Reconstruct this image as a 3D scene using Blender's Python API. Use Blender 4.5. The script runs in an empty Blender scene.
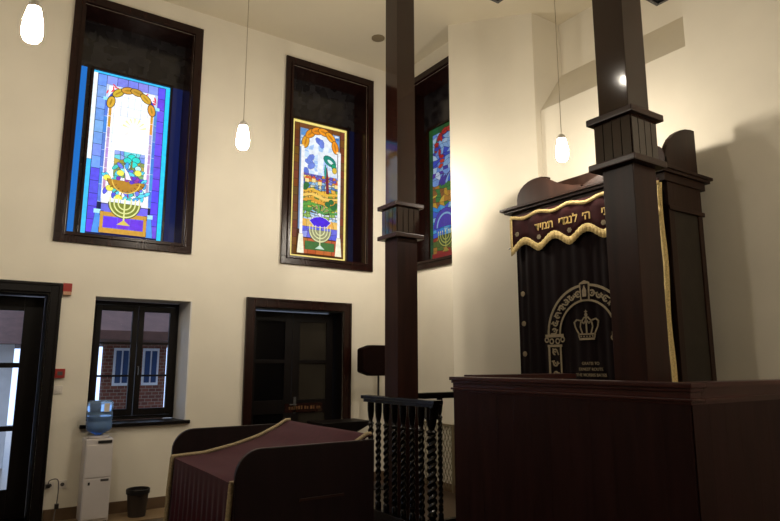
import bpy, bmesh, math, random
from mathutils import Vector, Matrix
random.seed(7)
PI = math.pi
sc = bpy.context.scene
COL = sc.collection

# ------------------------------------------------------------------ materials
def lin(c):
    c = c / 255.0
    return c / 12.92 if c <= 0.04045 else ((c + 0.055) / 1.055) ** 2.4
def rgb(r, g, b): return (lin(r), lin(g), lin(b), 1)

def mat(name, col, rough=0.5, metal=0.0, spec=0.5, bump=0.0, bscale=40, var=0.0, vscale=6,
        stretch=(1, 1, 1), coat=0.0, emis=None, estr=0.0, trans=0.0, sheen=0.0, ior=1.45):
    m = bpy.data.materials.new(name); m.use_nodes = True
    nt = m.node_tree; N = nt.nodes; L = nt.links
    b = N['Principled BSDF']
    b.inputs['Base Color'].default_value = col
    b.inputs['Roughness'].default_value = rough
    b.inputs['Metallic'].default_value = metal
    b.inputs['Specular IOR Level'].default_value = spec
    b.inputs['Coat Weight'].default_value = coat
    b.inputs['Coat Roughness'].default_value = 0.12
    b.inputs['Transmission Weight'].default_value = trans
    b.inputs['Sheen Weight'].default_value = sheen
    b.inputs['IOR'].default_value = ior
    if emis:
        b.inputs['Emission Color'].default_value = emis
        b.inputs['Emission Strength'].default_value = estr
    tc = N.new('ShaderNodeTexCoord'); mp = N.new('ShaderNodeMapping')
    mp.inputs['Scale'].default_value = stretch
    L.new(tc.outputs['Object'], mp.inputs['Vector'])
    if var > 0:
        n = N.new('ShaderNodeTexNoise'); n.inputs['Scale'].default_value = vscale
        n.inputs['Detail'].default_value = 6
        L.new(mp.outputs['Vector'], n.inputs['Vector'])
        r = N.new('ShaderNodeValToRGB')
        lo = tuple(max(0, c * (1 - var)) for c in col[:3]) + (1,)
        hi = tuple(min(1, c * (1 + var)) for c in col[:3]) + (1,)
        r.color_ramp.elements[0].position = 0.3; r.color_ramp.elements[0].color = lo
        r.color_ramp.elements[1].position = 0.7; r.color_ramp.elements[1].color = hi
        L.new(n.outputs['Fac'], r.inputs['Fac']); L.new(r.outputs['Color'], b.inputs['Base Color'])
    if bump > 0:
        n2 = N.new('ShaderNodeTexNoise'); n2.inputs['Scale'].default_value = bscale
        n2.inputs['Detail'].default_value = 4
        L.new(mp.outputs['Vector'], n2.inputs['Vector'])
        bp = N.new('ShaderNodeBump'); bp.inputs['Strength'].default_value = bump
        bp.inputs['Distance'].default_value = 0.01
        L.new(n2.outputs['Fac'], bp.inputs['Height']); L.new(bp.outputs['Normal'], b.inputs['Normal'])
    return m

M = {}
M['plaster'] = mat('plaster', rgb(215, 208, 192), 0.75, bump=0.08, bscale=30, var=0.04, vscale=1.5, spec=0.25)
M['ceil'] = mat('ceiling_paint', rgb(205, 195, 172), 0.85, var=0.03, vscale=1, spec=0.2)
M['reveal'] = mat('white_reveal_paint', rgb(205, 203, 200), 0.7, var=0.03)
WV = (1, 1, 0.12); WH = (0.12, 1, 1)
M['wood'] = mat('dark_lacquered_wood', rgb(34, 16, 11), 0.07, spec=0.8, bump=0.012, bscale=14, var=0.35, vscale=14, stretch=WV)
M['woodx'] = mat('dark_lacquered_wood_cross', rgb(44, 23, 15), 0.3, spec=0.3, bump=0.05, bscale=14, var=0.35, vscale=14, stretch=(0.12, 0.12, 1))
M['woodlow'] = mat('worn_dark_wood', rgb(38, 18, 13), 0.36, spec=0.15, bump=0.05, bscale=14, var=0.35, vscale=14, stretch=WV)
M['ark'] = mat('ark_walnut_wood', rgb(40, 24, 17), 0.45, spec=0.2, bump=0.05, bscale=10, var=0.3, vscale=10, stretch=WV)
M['arkpanel'] = mat('ark_dull_panel', rgb(40, 34, 27), 0.5, spec=0.25, var=0.2, vscale=8)
M['frame'] = mat('window_frame_wood', rgb(32, 14, 10), 0.22, spec=0.35, bump=0.03, bscale=12, var=0.3, vscale=12, stretch=WV)
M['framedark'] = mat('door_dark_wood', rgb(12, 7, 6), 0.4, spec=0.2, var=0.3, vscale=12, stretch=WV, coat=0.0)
M['box'] = mat('mahogany_panelling', rgb(37, 19, 18), 0.5, spec=0.10, bump=0.06, bscale=18, var=0.25, vscale=16, stretch=WV, coat=0.0)
M['boxcap'] = mat('mahogany_cap', rgb(56, 28, 25), 0.35, spec=0.22, bump=0.03, bscale=18, var=0.25, vscale=14, stretch=(0.15, 0.15, 1))
M['desk'] = mat('black_maroon_desk_wood', rgb(24, 11, 13), 0.42, spec=0.2, bump=0.03, bscale=18, var=0.25, vscale=14, stretch=WV)
M['blackglass'] = mat('black_door_glass', rgb(8, 7, 8), 0.15, spec=0.3)
M['black'] = mat('blackened_turned_wood', rgb(10, 7, 7), 0.2, spec=0.4, var=0.2, vscale=20)
M['velvet'] = mat('maroon_velvet', rgb(56, 13, 25), 0.9, var=0.15, vscale=20, sheen=0.08, spec=0.1)
M['velvetD'] = mat('deep_maroon_velvet', rgb(44, 13, 15), 0.9, var=0.15, vscale=20, sheen=0.05, spec=0.1)
M['curtain'] = mat('near_black_velvet', rgb(17, 9, 10), 0.9, var=0.2, vscale=14, stretch=WV, sheen=0.02, spec=0.1)
M['gold'] = mat('gold_thread', rgb(200, 170, 100), 0.55, metal=0.25, bump=0.5, bscale=180, var=0.2, vscale=60)
M['fringe'] = mat('gold_fringe', rgb(188, 164, 108), 0.8, bump=0.7, bscale=120, var=0.3, vscale=90)
M['fringeP'] = mat('pale_fringe', rgb(158, 142, 112), 0.85, bump=0.7, bscale=120, var=0.3, vscale=90)
M['embro'] = mat('silver_gold_embroidery', rgb(118, 104, 80), 0.6, metal=0.2, bump=0.4, bscale=200, var=0.2, vscale=60)
M['white'] = mat('white_plastic', rgb(205, 198, 188), 0.4, var=0.02)
M['dispenser'] = mat('white_enamel', rgb(196, 190, 188), 0.35, var=0.03)
M['grey'] = mat('grey_plastic', rgb(70, 66, 66), 0.45)
M['blackp'] = mat('black_plastic', rgb(28, 26, 26), 0.4)
M['binp'] = mat('dark_bin_plastic', rgb(52, 44, 40), 0.5)
M['red'] = mat('red_plastic', rgb(140, 28, 20), 0.4)
M['water'] = mat('blue_bottle_plastic', rgb(165, 200, 240), 0.08, trans=0.75, ior=1.1)
M['glass'] = mat('window_glass', (0.9, 0.95, 1, 1), 0.02, trans=1.0, ior=1.02)
M['doorglass'] = mat('dark_door_glass', rgb(40, 36, 30), 0.2, spec=0.5)
M['base'] = mat('brown_baseboard_stone', rgb(88, 68, 48), 0.5, var=0.15, vscale=5)
M['tile'] = mat('tan_floor_strip', rgb(128, 106, 78), 0.35, var=0.12, vscale=3)
M['metal'] = mat('dull_steel', rgb(120, 120, 120), 0.35, metal=0.9)
M['paper'] = mat('white_paper', rgb(225, 222, 210), 0.8)
M['cable'] = mat('grey_cable', rgb(95, 90, 88), 0.5)
M['palecord'] = mat('pale_cord', rgb(150, 138, 115), 0.6)
M['lens'] = mat('amber_lens', rgb(170, 130, 100), 0.4)
M['mesh'] = mat('cream_lattice', rgb(120, 108, 84), 0.6)
M['speaker'] = mat('brown_cover_cloth', rgb(20, 9, 7), 0.9, var=0.1, spec=0.05)
M['tin'] = mat('ceiling_speaker_grille', rgb(120, 106, 80), 0.6)
M['brass'] = mat('brass_letters', rgb(110, 78, 50), 0.5, metal=0.6)
M['stucco'] = mat('outside_stucco', rgb(228, 228, 230), 0.8, var=0.05)
M['roof'] = mat('outside_roof', rgb(96, 66, 56), 0.8, var=0.2)
M['extwhite'] = mat('outside_white_paint', rgb(225, 228, 235), 0.6)
M['extglass'] = mat('outside_window_glass', rgb(60, 80, 120), 0.1)

def floor_mat():
    m = mat('dark_floor_tile', rgb(62, 50, 42), 0.3)
    nt = m.node_tree; N = nt.nodes; L = nt.links
    tc = N.new('ShaderNodeTexCoord'); br = N.new('ShaderNodeTexBrick')
    br.offset = 0; br.inputs['Scale'].default_value = 1
    br.inputs['Brick Width'].default_value = 0.6; br.inputs['Row Height'].default_value = 0.6
    br.inputs['Mortar Size'].default_value = 0.006
    br.inputs['Color1'].default_value = rgb(72, 56, 42); br.inputs['Color2'].default_value = rgb(66, 52, 40)
    br.inputs['Mortar'].default_value = rgb(46, 38, 30)
    L.new(tc.outputs['Object'], br.inputs['Vector'])
    L.new(br.outputs['Color'], N['Principled BSDF'].inputs['Base Color'])
    return m
M['floor'] = floor_mat()
def brick_mat():
    m = mat('outside_brick', rgb(120, 70, 55), 0.85)
    nt = m.node_tree; N = nt.nodes; L = nt.links
    tc = N.new('ShaderNodeTexCoord'); br = N.new('ShaderNodeTexBrick')
    mp = N.new('ShaderNodeMapping'); mp.inputs['Rotation'].default_value = (PI / 2, 0, 0)
    br.inputs['Scale'].default_value = 4
    br.inputs['Color1'].default_value = rgb(128, 74, 58); br.inputs['Color2'].default_value = rgb(104, 60, 48)
    br.inputs['Mortar'].default_value = rgb(150, 135, 120)
    L.new(tc.outputs['Object'], mp.inputs['Vector']); L.new(mp.outputs['Vector'], br.inputs['Vector'])
    L.new(br.outputs['Color'], N['Principled BSDF'].inputs['Base Color'])
    return m
M['brick'] = brick_mat()
def darkpane_mat():
    # nearly opaque dark glass, its faint mosaic reflection put into the colour as blocks
    m = mat('dark_glass_mosaic_reflection', rgb(26, 24, 26), 0.16, spec=0.6)
    nt = m.node_tree; N = nt.nodes; L = nt.links
    tc = N.new('ShaderNodeTexCoord'); mp = N.new('ShaderNodeMapping')
    mp.inputs['Scale'].default_value = (5, 5, 5)
    v = N.new('ShaderNodeTexVoronoi'); v.distance = 'CHEBYCHEV'; v.inputs['Scale'].default_value = 2
    r = N.new('ShaderNodeValToRGB')
    r.color_ramp.elements[0].color = rgb(16, 12, 13); r.color_ramp.elements[1].color = rgb(44, 42, 44)
    L.new(tc.outputs['Object'], mp.inputs['Vector']); L.new(mp.outputs['Vector'], v.inputs['Vector'])
    L.new(v.outputs['Color'], r.inputs['Fac']); L.new(r.outputs['Color'], N['Principled BSDF'].inputs['Base Color'])
    return m
M['darkpane'] = darkpane_mat()
def bulb_mat(s):
    m = bpy.data.materials.new('lit_bulb'); m.use_nodes = True
    N = m.node_tree.nodes; L = m.node_tree.links
    N.clear(); e = N.new('ShaderNodeEmission'); o = N.new('ShaderNodeOutputMaterial')
    e.inputs['Color'].default_value = (1.0, 0.90, 0.75, 1); e.inputs['Strength'].default_value = s
    L.new(e.outputs[0], o.inputs[0]); return m
BULB = 275
M['bulb'] = bulb_mat(BULB)
def lit_glass(name, strength):
    m = bpy.data.materials.new(name); m.use_nodes = True
    N = m.node_tree.nodes; L = m.node_tree.links; b = N['Principled BSDF']
    a = N.new('ShaderNodeAttribute'); a.attribute_name = 'pane'
    tc = N.new('ShaderNodeTexCoord'); n = N.new('ShaderNodeTexNoise'); n.inputs['Scale'].default_value = 18
    mr = N.new('ShaderNodeMapRange'); mr.inputs['To Min'].default_value = 0.72 * strength; mr.inputs['To Max'].default_value = 1.25 * strength
    L.new(tc.outputs['Object'], n.inputs['Vector']); L.new(n.outputs['Fac'], mr.inputs['Value'])
    b.inputs['Base Color'].default_value = (0.02, 0.02, 0.02, 1); b.inputs['Roughness'].default_value = 0.6; b.inputs['Specular IOR Level'].default_value = 0.1
    L.new(a.outputs['Color'], b.inputs['Emission Color']); L.new(mr.outputs['Result'], b.inputs['Emission Strength'])
    return m

# ------------------------------------------------------------------ mesh builder
class MB:
    def __init__(s): s.bm = bmesh.new()
    def box(s, x0, x1, y0, y1, z0, z1, mi=0, bev=0.0):
        bm = s.bm
        v = [bm.verts.new(p) for p in ((x0, y0, z0), (x1, y0, z0), (x1, y1, z0), (x0, y1, z0), (x0, y0, z1), (x1, y0, z1), (x1, y1, z1), (x0, y1, z1))]
        fs = [bm.faces.new([v[i] for i in q]) for q in ((3, 2, 1, 0), (4, 5, 6, 7), (0, 1, 5, 4), (1, 2, 6, 5), (2, 3, 7, 6), (3, 0, 4, 7))]
        for f in fs: f.material_index = mi
        if bev > 0:
            es = list({e for f in fs for e in f.edges})
            bmesh.ops.bevel(bm, geom=es, offset=bev, segments=2, affect='EDGES', profile=0.7)
        return s
    def prism(s, pts, axis, a, b, bev=0):
        # pts 2D outline, extruded along axis from a to b.
        bm = s.bm
        def P(p, t):
            if axis == 'x': return (t, p[0], p[1])
            if axis == 'y': return (p[0], t, p[1])
            return (p[0], p[1], t)
        A = [bm.verts.new(P(p, a)) for p in pts]; B = [bm.verts.new(P(p, b)) for p in pts]
        n = len(pts)
        bm.faces.new(A); bm.faces.new(B[::-1])
        for i in range(n): bm.faces.new((A[i], B[i], B[(i + 1) % n], A[(i + 1) % n]))
        return s
    def lathe(s, prof, cx=0, cy=0, n=24, cap=True, twist=0, lobes=0, amp=0):
        bm = s.bm; rings = []
        for k, (r, z) in enumerate(prof):
            ring = []
            for i in range(n):
                a = 2 * PI * i / n
                rr = r * (1 + amp * math.cos(lobes * (a - twist * z))) if lobes else r
                ring.append(bm.verts.new((cx + rr * math.cos(a), cy + rr * math.sin(a), z)))
            rings.append(ring)
        for k in range(len(rings) - 1):
            for i in range(n):
                j = (i + 1) % n
                bm.faces.new((rings[k][i], rings[k][j], rings[k + 1][j], rings[k + 1][i]))
        if cap:
            bm.faces.new(rings[0][::-1]); bm.faces.new(rings[-1])
        return s
    def tube(s, pts, r, n=8):
        bm = s.bm; pts = [Vector(p) for p in pts]; rings = []
        for k, p in enumerate(pts):
            d = (pts[min(k + 1, len(pts) - 1)] - pts[max(k - 1, 0)]).normalized()
            u = d.orthogonal().normalized() if k == 0 else (u - d * u.dot(d)).normalized()
            w = d.cross(u)
            rings.append([bm.verts.new(p + (u * math.cos(2 * PI * i / n) + w * math.sin(2 * PI * i / n)) * r) for i in range(n)])
        for k in range(len(rings) - 1):
            for i in range(n):
                bm.faces.new((rings[k][i], rings[k][(i + 1) % n], rings[k + 1][(i + 1) % n], rings[k + 1][i]))
        bm.faces.new(rings[0][::-1]); bm.faces.new(rings[-1])
        return s
    def sheet(s, f, nu, nv, th=None):
        # grid of f(u,v) -> point, thickness added with a solidify modifier later
        bm = s.bm
        g = [[bm.verts.new(f(i / nu, j / nv)) for j in range(nv + 1)] for i in range(nu + 1)]
        for i in range(nu):
            for j in range(nv):
                bm.faces.new((g[i][j], g[i + 1][j], g[i + 1][j + 1], g[i][j + 1]))
        return s
    def build(s, name, m, parent=None, smooth=False, solid=0, bevel=0, loc=None):
        bmesh.ops.recalc_face_normals(s.bm, faces=s.bm.faces)
        me = bpy.data.meshes.new(name); s.bm.to_mesh(me); s.bm.free()
        for x in (m if isinstance(m, (list, tuple)) else [m]): me.materials.append(M[x] if isinstance(x, str) else x)
        o = bpy.data.objects.new(name, me); COL.objects.link(o)
        if parent: o.parent = parent
        if loc: o.location = loc
        if smooth:
            for p in me.polygons: p.use_smooth = True
            me.set_sharp_from_angle(angle=math.radians(50))
        if solid:
            md = o.modifiers.new('thick', 'SOLIDIFY'); md.thickness = solid; md.offset = 0
        if bevel:
            md = o.modifiers.new('bev', 'BEVEL'); md.width = bevel; md.segments = 2; md.limit_method = 'ANGLE'
        return o

def empty(name, loc, rz=0):
    o = bpy.data.objects.new(name, None); COL.objects.link(o)
    o.location = loc; o.rotation_euler = (0, 0, rz); o.empty_display_size = 0.1
    return o
def tag(o, label, cat, group=None):
    o['label'] = label; o['category'] = cat
    if group: o['group'] = group
    return o
def struct(o, label=None):
    o['kind'] = 'structure'
    if label: o['label'] = label
    return o
def copy_tree(o, parent=None):
    c = o.copy(); COL.objects.link(c)
    if parent: c.parent = parent
    for ch in [k for k in bpy.data.objects if k.parent == o]: copy_tree(ch, c)
    return c

def text_part(name, body, size, m, parent, loc, rot=(PI / 2, 0, 0), depth=0.002, sx=1.0, heb=False):
    cu = bpy.data.curves.new(name + '_c', 'FONT')
    cu.body = body[::-1] if heb else body
    cu.size = size; cu.extrude = depth; cu.align_x = 'CENTER'; cu.align_y = 'CENTER'
    cu.offset = size * 0.012
    t = bpy.data.objects.new(name + '_t', cu); COL.objects.link(t)
    dg = bpy.context.evaluated_depsgraph_get(); dg.update()
    me = bpy.data.meshes.new_from_object(t.evaluated_get(dg))
    bpy.data.objects.remove(t); bpy.data.curves.remove(cu)
    me.materials.clear(); me.materials.append(M[m])
    o = bpy.data.objects.new(name, me); COL.objects.link(o); o.parent = parent
    o.location = loc; o.rotation_euler = rot; o.scale = (sx, 1, 1)
    return o

# ------------------------------------------------------------------ room dimensions (metres)
Y1 = 7.667            # wall with the two big windows and the doors
XA = 5.35             # side wall with the third window
XB = 5.90             # wall behind the ark
CZ = 6.33
XMIN, YMIN = -3.2, -3.2
TH = 0.45

def pierced(mb, u0, u1, z0, z1, holes, d0, d1, axis):
    us = sorted({u0, u1} | {h[0] for h in holes} | {h[1] for h in holes})
    zs = sorted({z0, z1} | {h[2] for h in holes} | {h[3] for h in holes})
    for i in range(len(us) - 1):
        for j in range(len(zs) - 1):
            cu = (us[i] + us[i + 1]) / 2; cz = (zs[j] + zs[j + 1]) / 2
            if any(h[0] < cu < h[1] and h[2] < cz < h[3] for h in holes): continue
            if axis == 'y': mb.box(us[i], us[i + 1], d0, d1, zs[j], zs[j + 1])
            else: mb.box(d0, d1, us[i], us[i + 1], zs[j], zs[j + 1])
    bmesh.ops.remove_doubles(mb.bm, verts=mb.bm.verts, dist=1e-5)
    # drop the internal faces shared by neighbouring blocks
    seen = {}
    for f in mb.bm.faces:
        k = tuple(sorted(v.index for v in f.verts)); seen.setdefault(k, []).append(f)
    return mb

WIN1 = (0.61, 2.15, 3.015, 6.08)
WIN2 = (3.36, 4.855, 3.015, 6.08)
WIN3 = (6.06, 7.555, 3.015, 6.08)      # in Y
FR = 0.11
LOW = (1.10, 2.20, 0.965, 2.42)
DOOR1 = (-1.50, 0.64, 0.0, 2.43)
DOOR2 = (3.02, 4.37, 0.0, 2.40)
def inner(w): return (w[0] + FR, w[1] - FR, w[2] + FR, w[3] - FR)

mb = MB(); pierced(mb, XMIN - .3, XA + 1.5, -0.1, CZ + .1, [inner(WIN1), inner(WIN2), LOW, DOOR1, DOOR2], Y1, Y1 + TH, 'y')
struct(mb.build('wall_left', 'plaster'))
mb = MB(); pierced(mb, 6.0, Y1, 0, CZ, [inner(WIN3)], XA, XA + TH, 'x')
struct(mb.build('wall_alcove', 'plaster'))
# projecting pier with a canted face, closing on the ark wall
PA = (5.064, 6.035); PB = (5.80, 5.17)
mb = MB(); mb.prism([PA, (XA + TH, PA[1]), (XA + TH, 5.62), (XB, 5.62), (XB, PB[1]), PB], 'z', 0, CZ)
struct(mb.build('wall_pier', 'plaster'))
# wall behind the ark with a high splayed niche
NZ = 4.95; NY0, NY1 = 3.17, 5.17
mb = MB()
mb.box(XB, XB + .9, YMIN - .3, NY0, 0, CZ)
mb.box(XB, XB + .9, NY1, 5.7, 0, CZ)
mb.box(XB, XB + .9, NY0, NY1, 0, NZ)
mb.box(XB + .45, XB + .9, NY0, NY1, NZ, CZ)
mb.prism([(XB, NZ), (XB + .45, NZ), (XB + .45, NZ + .62)], 'y', NY0, NY1)
struct(mb.build('wall_right', 'plaster'))
mb = MB(); mb.box(XMIN - .3, XB + .9, YMIN - .3, YMIN, 0, CZ)
struct(mb.build('wall_back', 'plaster'))
mb = MB(); mb.box(XMIN - .3, XMIN, YMIN, Y1, 0, CZ)
struct(mb.build('wall_near', 'plaster'))
mb = MB(); mb.box(XMIN - .3, XB + .9, YMIN - .3, Y1 + TH, CZ, CZ + .2)
struct(mb.build('ceiling', 'ceil'))
mb = MB(); mb.box(XMIN - .3, XB + .9, YMIN - .3, Y1 + TH, -.2, 0)
struct(mb.build('floor', 'floor'))
mb = MB(); mb.box(0.78, 2.9, 7.18, Y1 - .02, 0.0, 0.006)
struct(mb.build('trim_1', 'tile'), 'tan stone floor strip along the window wall')
mb = MB()
for a, b in ((0.76, 2.9), (4.5, XA)): mb.box(a, b, Y1 - .02, Y1, 0, .13, bev=.003)
struct(mb.build('baseboard_left', 'base'))
mb = MB(); mb.box(XA - .02, XA, 6.04, Y1 - .02, 0, .1); struct(mb.build('baseboard_alcove', 'base'))

# unseen dark panelling added on both walls behind the camera, dims the lower room
M['added_dado'] = mat('added_dark_panelling', rgb(48, 28, 20), 0.5, var=0.2, stretch=WV)
mb = MB(); mb.box(XMIN, XB, YMIN, YMIN + .03, 0, 2.3); struct(mb.build('trim_2', 'added_dado'))
mb = MB(); mb.box(XMIN, XMIN + .03, YMIN + .03, Y1, 0, 2.3); struct(mb.build('trim_3', 'added_dado'))

# ------------------------------------------------------------------ stained glass art
def art_mesh(name, polys, x0, x1, z0, z1, strength, parent, y):
    """polys: list of (points in (u, v-from-top), colour); thin stacked glass pieces"""
    bm = bmesh.new(); lay = bm.loops.layers.float_color.new('pane')
    for k, (pts, c) in enumerate(polys):
        vs = [bm.verts.new((x0 + (x1 - x0) * u, y - 0.00012 * k, z1 - (z1 - z0) * v)) for u, v in pts]
        try: f = bm.faces.new(vs)
        except ValueError: continue
        f.normal_update()
        if f.normal.y > 0: f.normal_flip()
        cc = (lin(c[0]), lin(c[1]), lin(c[2]), 1)
        for l in f.loops: l[lay] = cc
    bmesh.ops.triangulate(bm, faces=bm.faces)
    me = bpy.data.meshes.new(name); bm.to_mesh(me); bm.free()
    me.materials.append(lit_glass(name + '_lit', strength))
    o = bpy.data.objects.new(name, me); COL.objects.link(o); o.parent = parent
    return o

ASP = 2.1 / 0.93
def rect(u0, u1, v0, v1): return [(u0, v0), (u1, v0), (u1, v1), (u0, v1)]
def ell(cu, cv, ru, rv, rot=0, n=14, a0=0, a1=2 * PI):
    # rv in u units; aspect corrected; rot in radians
    out = []
    full = abs(a1 - a0 - 2 * PI) < 1e-6
    m = n if full else n + 1
    for i in range(m):
        a = a0 + (a1 - a0) * i / n
        x = ru * math.cos(a); y = rv * math.sin(a)
        out.append((cu + x * math.cos(rot) - y * math.sin(rot), cv + (x * math.sin(rot) + y * math.cos(rot)) / ASP))
    return out
def ring(cu, cv, r0, r1, a0, a1, n=16):
    o = [(cu + r1 * math.cos(a0 + (a1 - a0) * i / n), cv + r1 * math.sin(a0 + (a1 - a0) * i / n) / ASP) for i in range(n + 1)]
    p = [(cu + r0 * math.cos(a0 + (a1 - a0) * i / n), cv + r0 * math.sin(a0 + (a1 - a0) * i / n) / ASP) for i in range(n + 1)]
    return o + p[::-1]
def quads(u0, u1, v0, v1, nu, nv, colf, jit=0.25, gap=0.003, rnd=None):
    rnd = rnd or random
    G = [[None] * (nv + 1) for _ in range(nu + 1)]
    for i in range(nu + 1):
        for j in range(nv + 1):
            ju = rnd.uniform(-jit, jit) / nu if 0 < i < nu else 0
            jv = rnd.uniform(-jit, jit) / nv if 0 < j < nv else 0
            G[i][j] = (u0 + (u1 - u0) * (i / nu + ju), v0 + (v1 - v0) * (j / nv + jv))
    out = []
    for i in range(nu):
        for j in range(nv):
            q = [G[i][j], G[i + 1][j], G[i + 1][j + 1], G[i][j + 1]]
            cu = sum(p[0] for p in q) / 4; cv = sum(p[1] for p in q) / 4
            sh = [(p[0] + (gap if p[0] < cu else -gap), p[1] + (gap if p[1] < cv else -gap) / ASP) for p in q]
            out.append((sh, colf(cu, cv, rnd)))
    return out
def jitc(c, r, a=14): return tuple(max(0, min(255, x + r.randint(-a, a))) for x in c)
def leaded(pts, c, lead=(40, 34, 24), w=0.007):
    cu = sum(p[0] for p in pts) / len(pts); cv = sum(p[1] for p in pts) / len(pts)
    big = []
    for u, v in pts:
        du, dv = u - cu, (v - cv) * ASP; d = math.hypot(du, dv) or 1
        big.append((u + du / d * w, v + dv / d * w / ASP))
    return [(big, lead), (pts, c)]
def menorah(P, cu, vt, h, r, light, body, base):
    # half discs with seven branches
    cv = vt
    P += leaded(ell(cu, cv, r, r, 0, 18, 0, PI), body)
    for rr in (0.92, 0.66, 0.40):
        P.append((ring(cu, cv, r * rr - 0.009, r * rr + 0.009, 0, PI), light))
    P.append((rect(cu - .010, cu + .010, vt - .02, vt + h), light))
    for k in (-.92, -.66, -.4, 0, .4, .66, .92):
        P.append((rect(cu + k * r - .008, cu + k * r + .008, vt - .018, vt + .002), light))
        P.append((ell(cu + k * r, vt - .026, .010, .018), (250, 235, 170)))
    P.append(([(cu - .085, vt + h), (cu, vt + h - .03), (cu + .085, vt + h)], base))
def garland(P, cu, cv, R, leaf, stem, big=1.0):
    P.append((ring(cu, cv, R + .02, R + .055, PI, 2 * PI, 24), stem))
    for k, a in enumerate((PI * 1.07, PI * 1.27, PI * 1.43, PI * 1.57, PI * 1.73, PI * 1.93)):
        P += leaded(ell(cu + R * math.cos(a), cv + R * math.sin(a) / ASP * 1.05, .084 * big, .046 * big, a + PI / 2), jitc(leaf, random), (60, 45, 25), .010)
        P.append((ell(cu + R * math.cos(a), cv + R * math.sin(a) / ASP * 1.05, .05 * big, .012 * big, a + PI / 2), tuple(int(x * .8) for x in leaf)))

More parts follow.
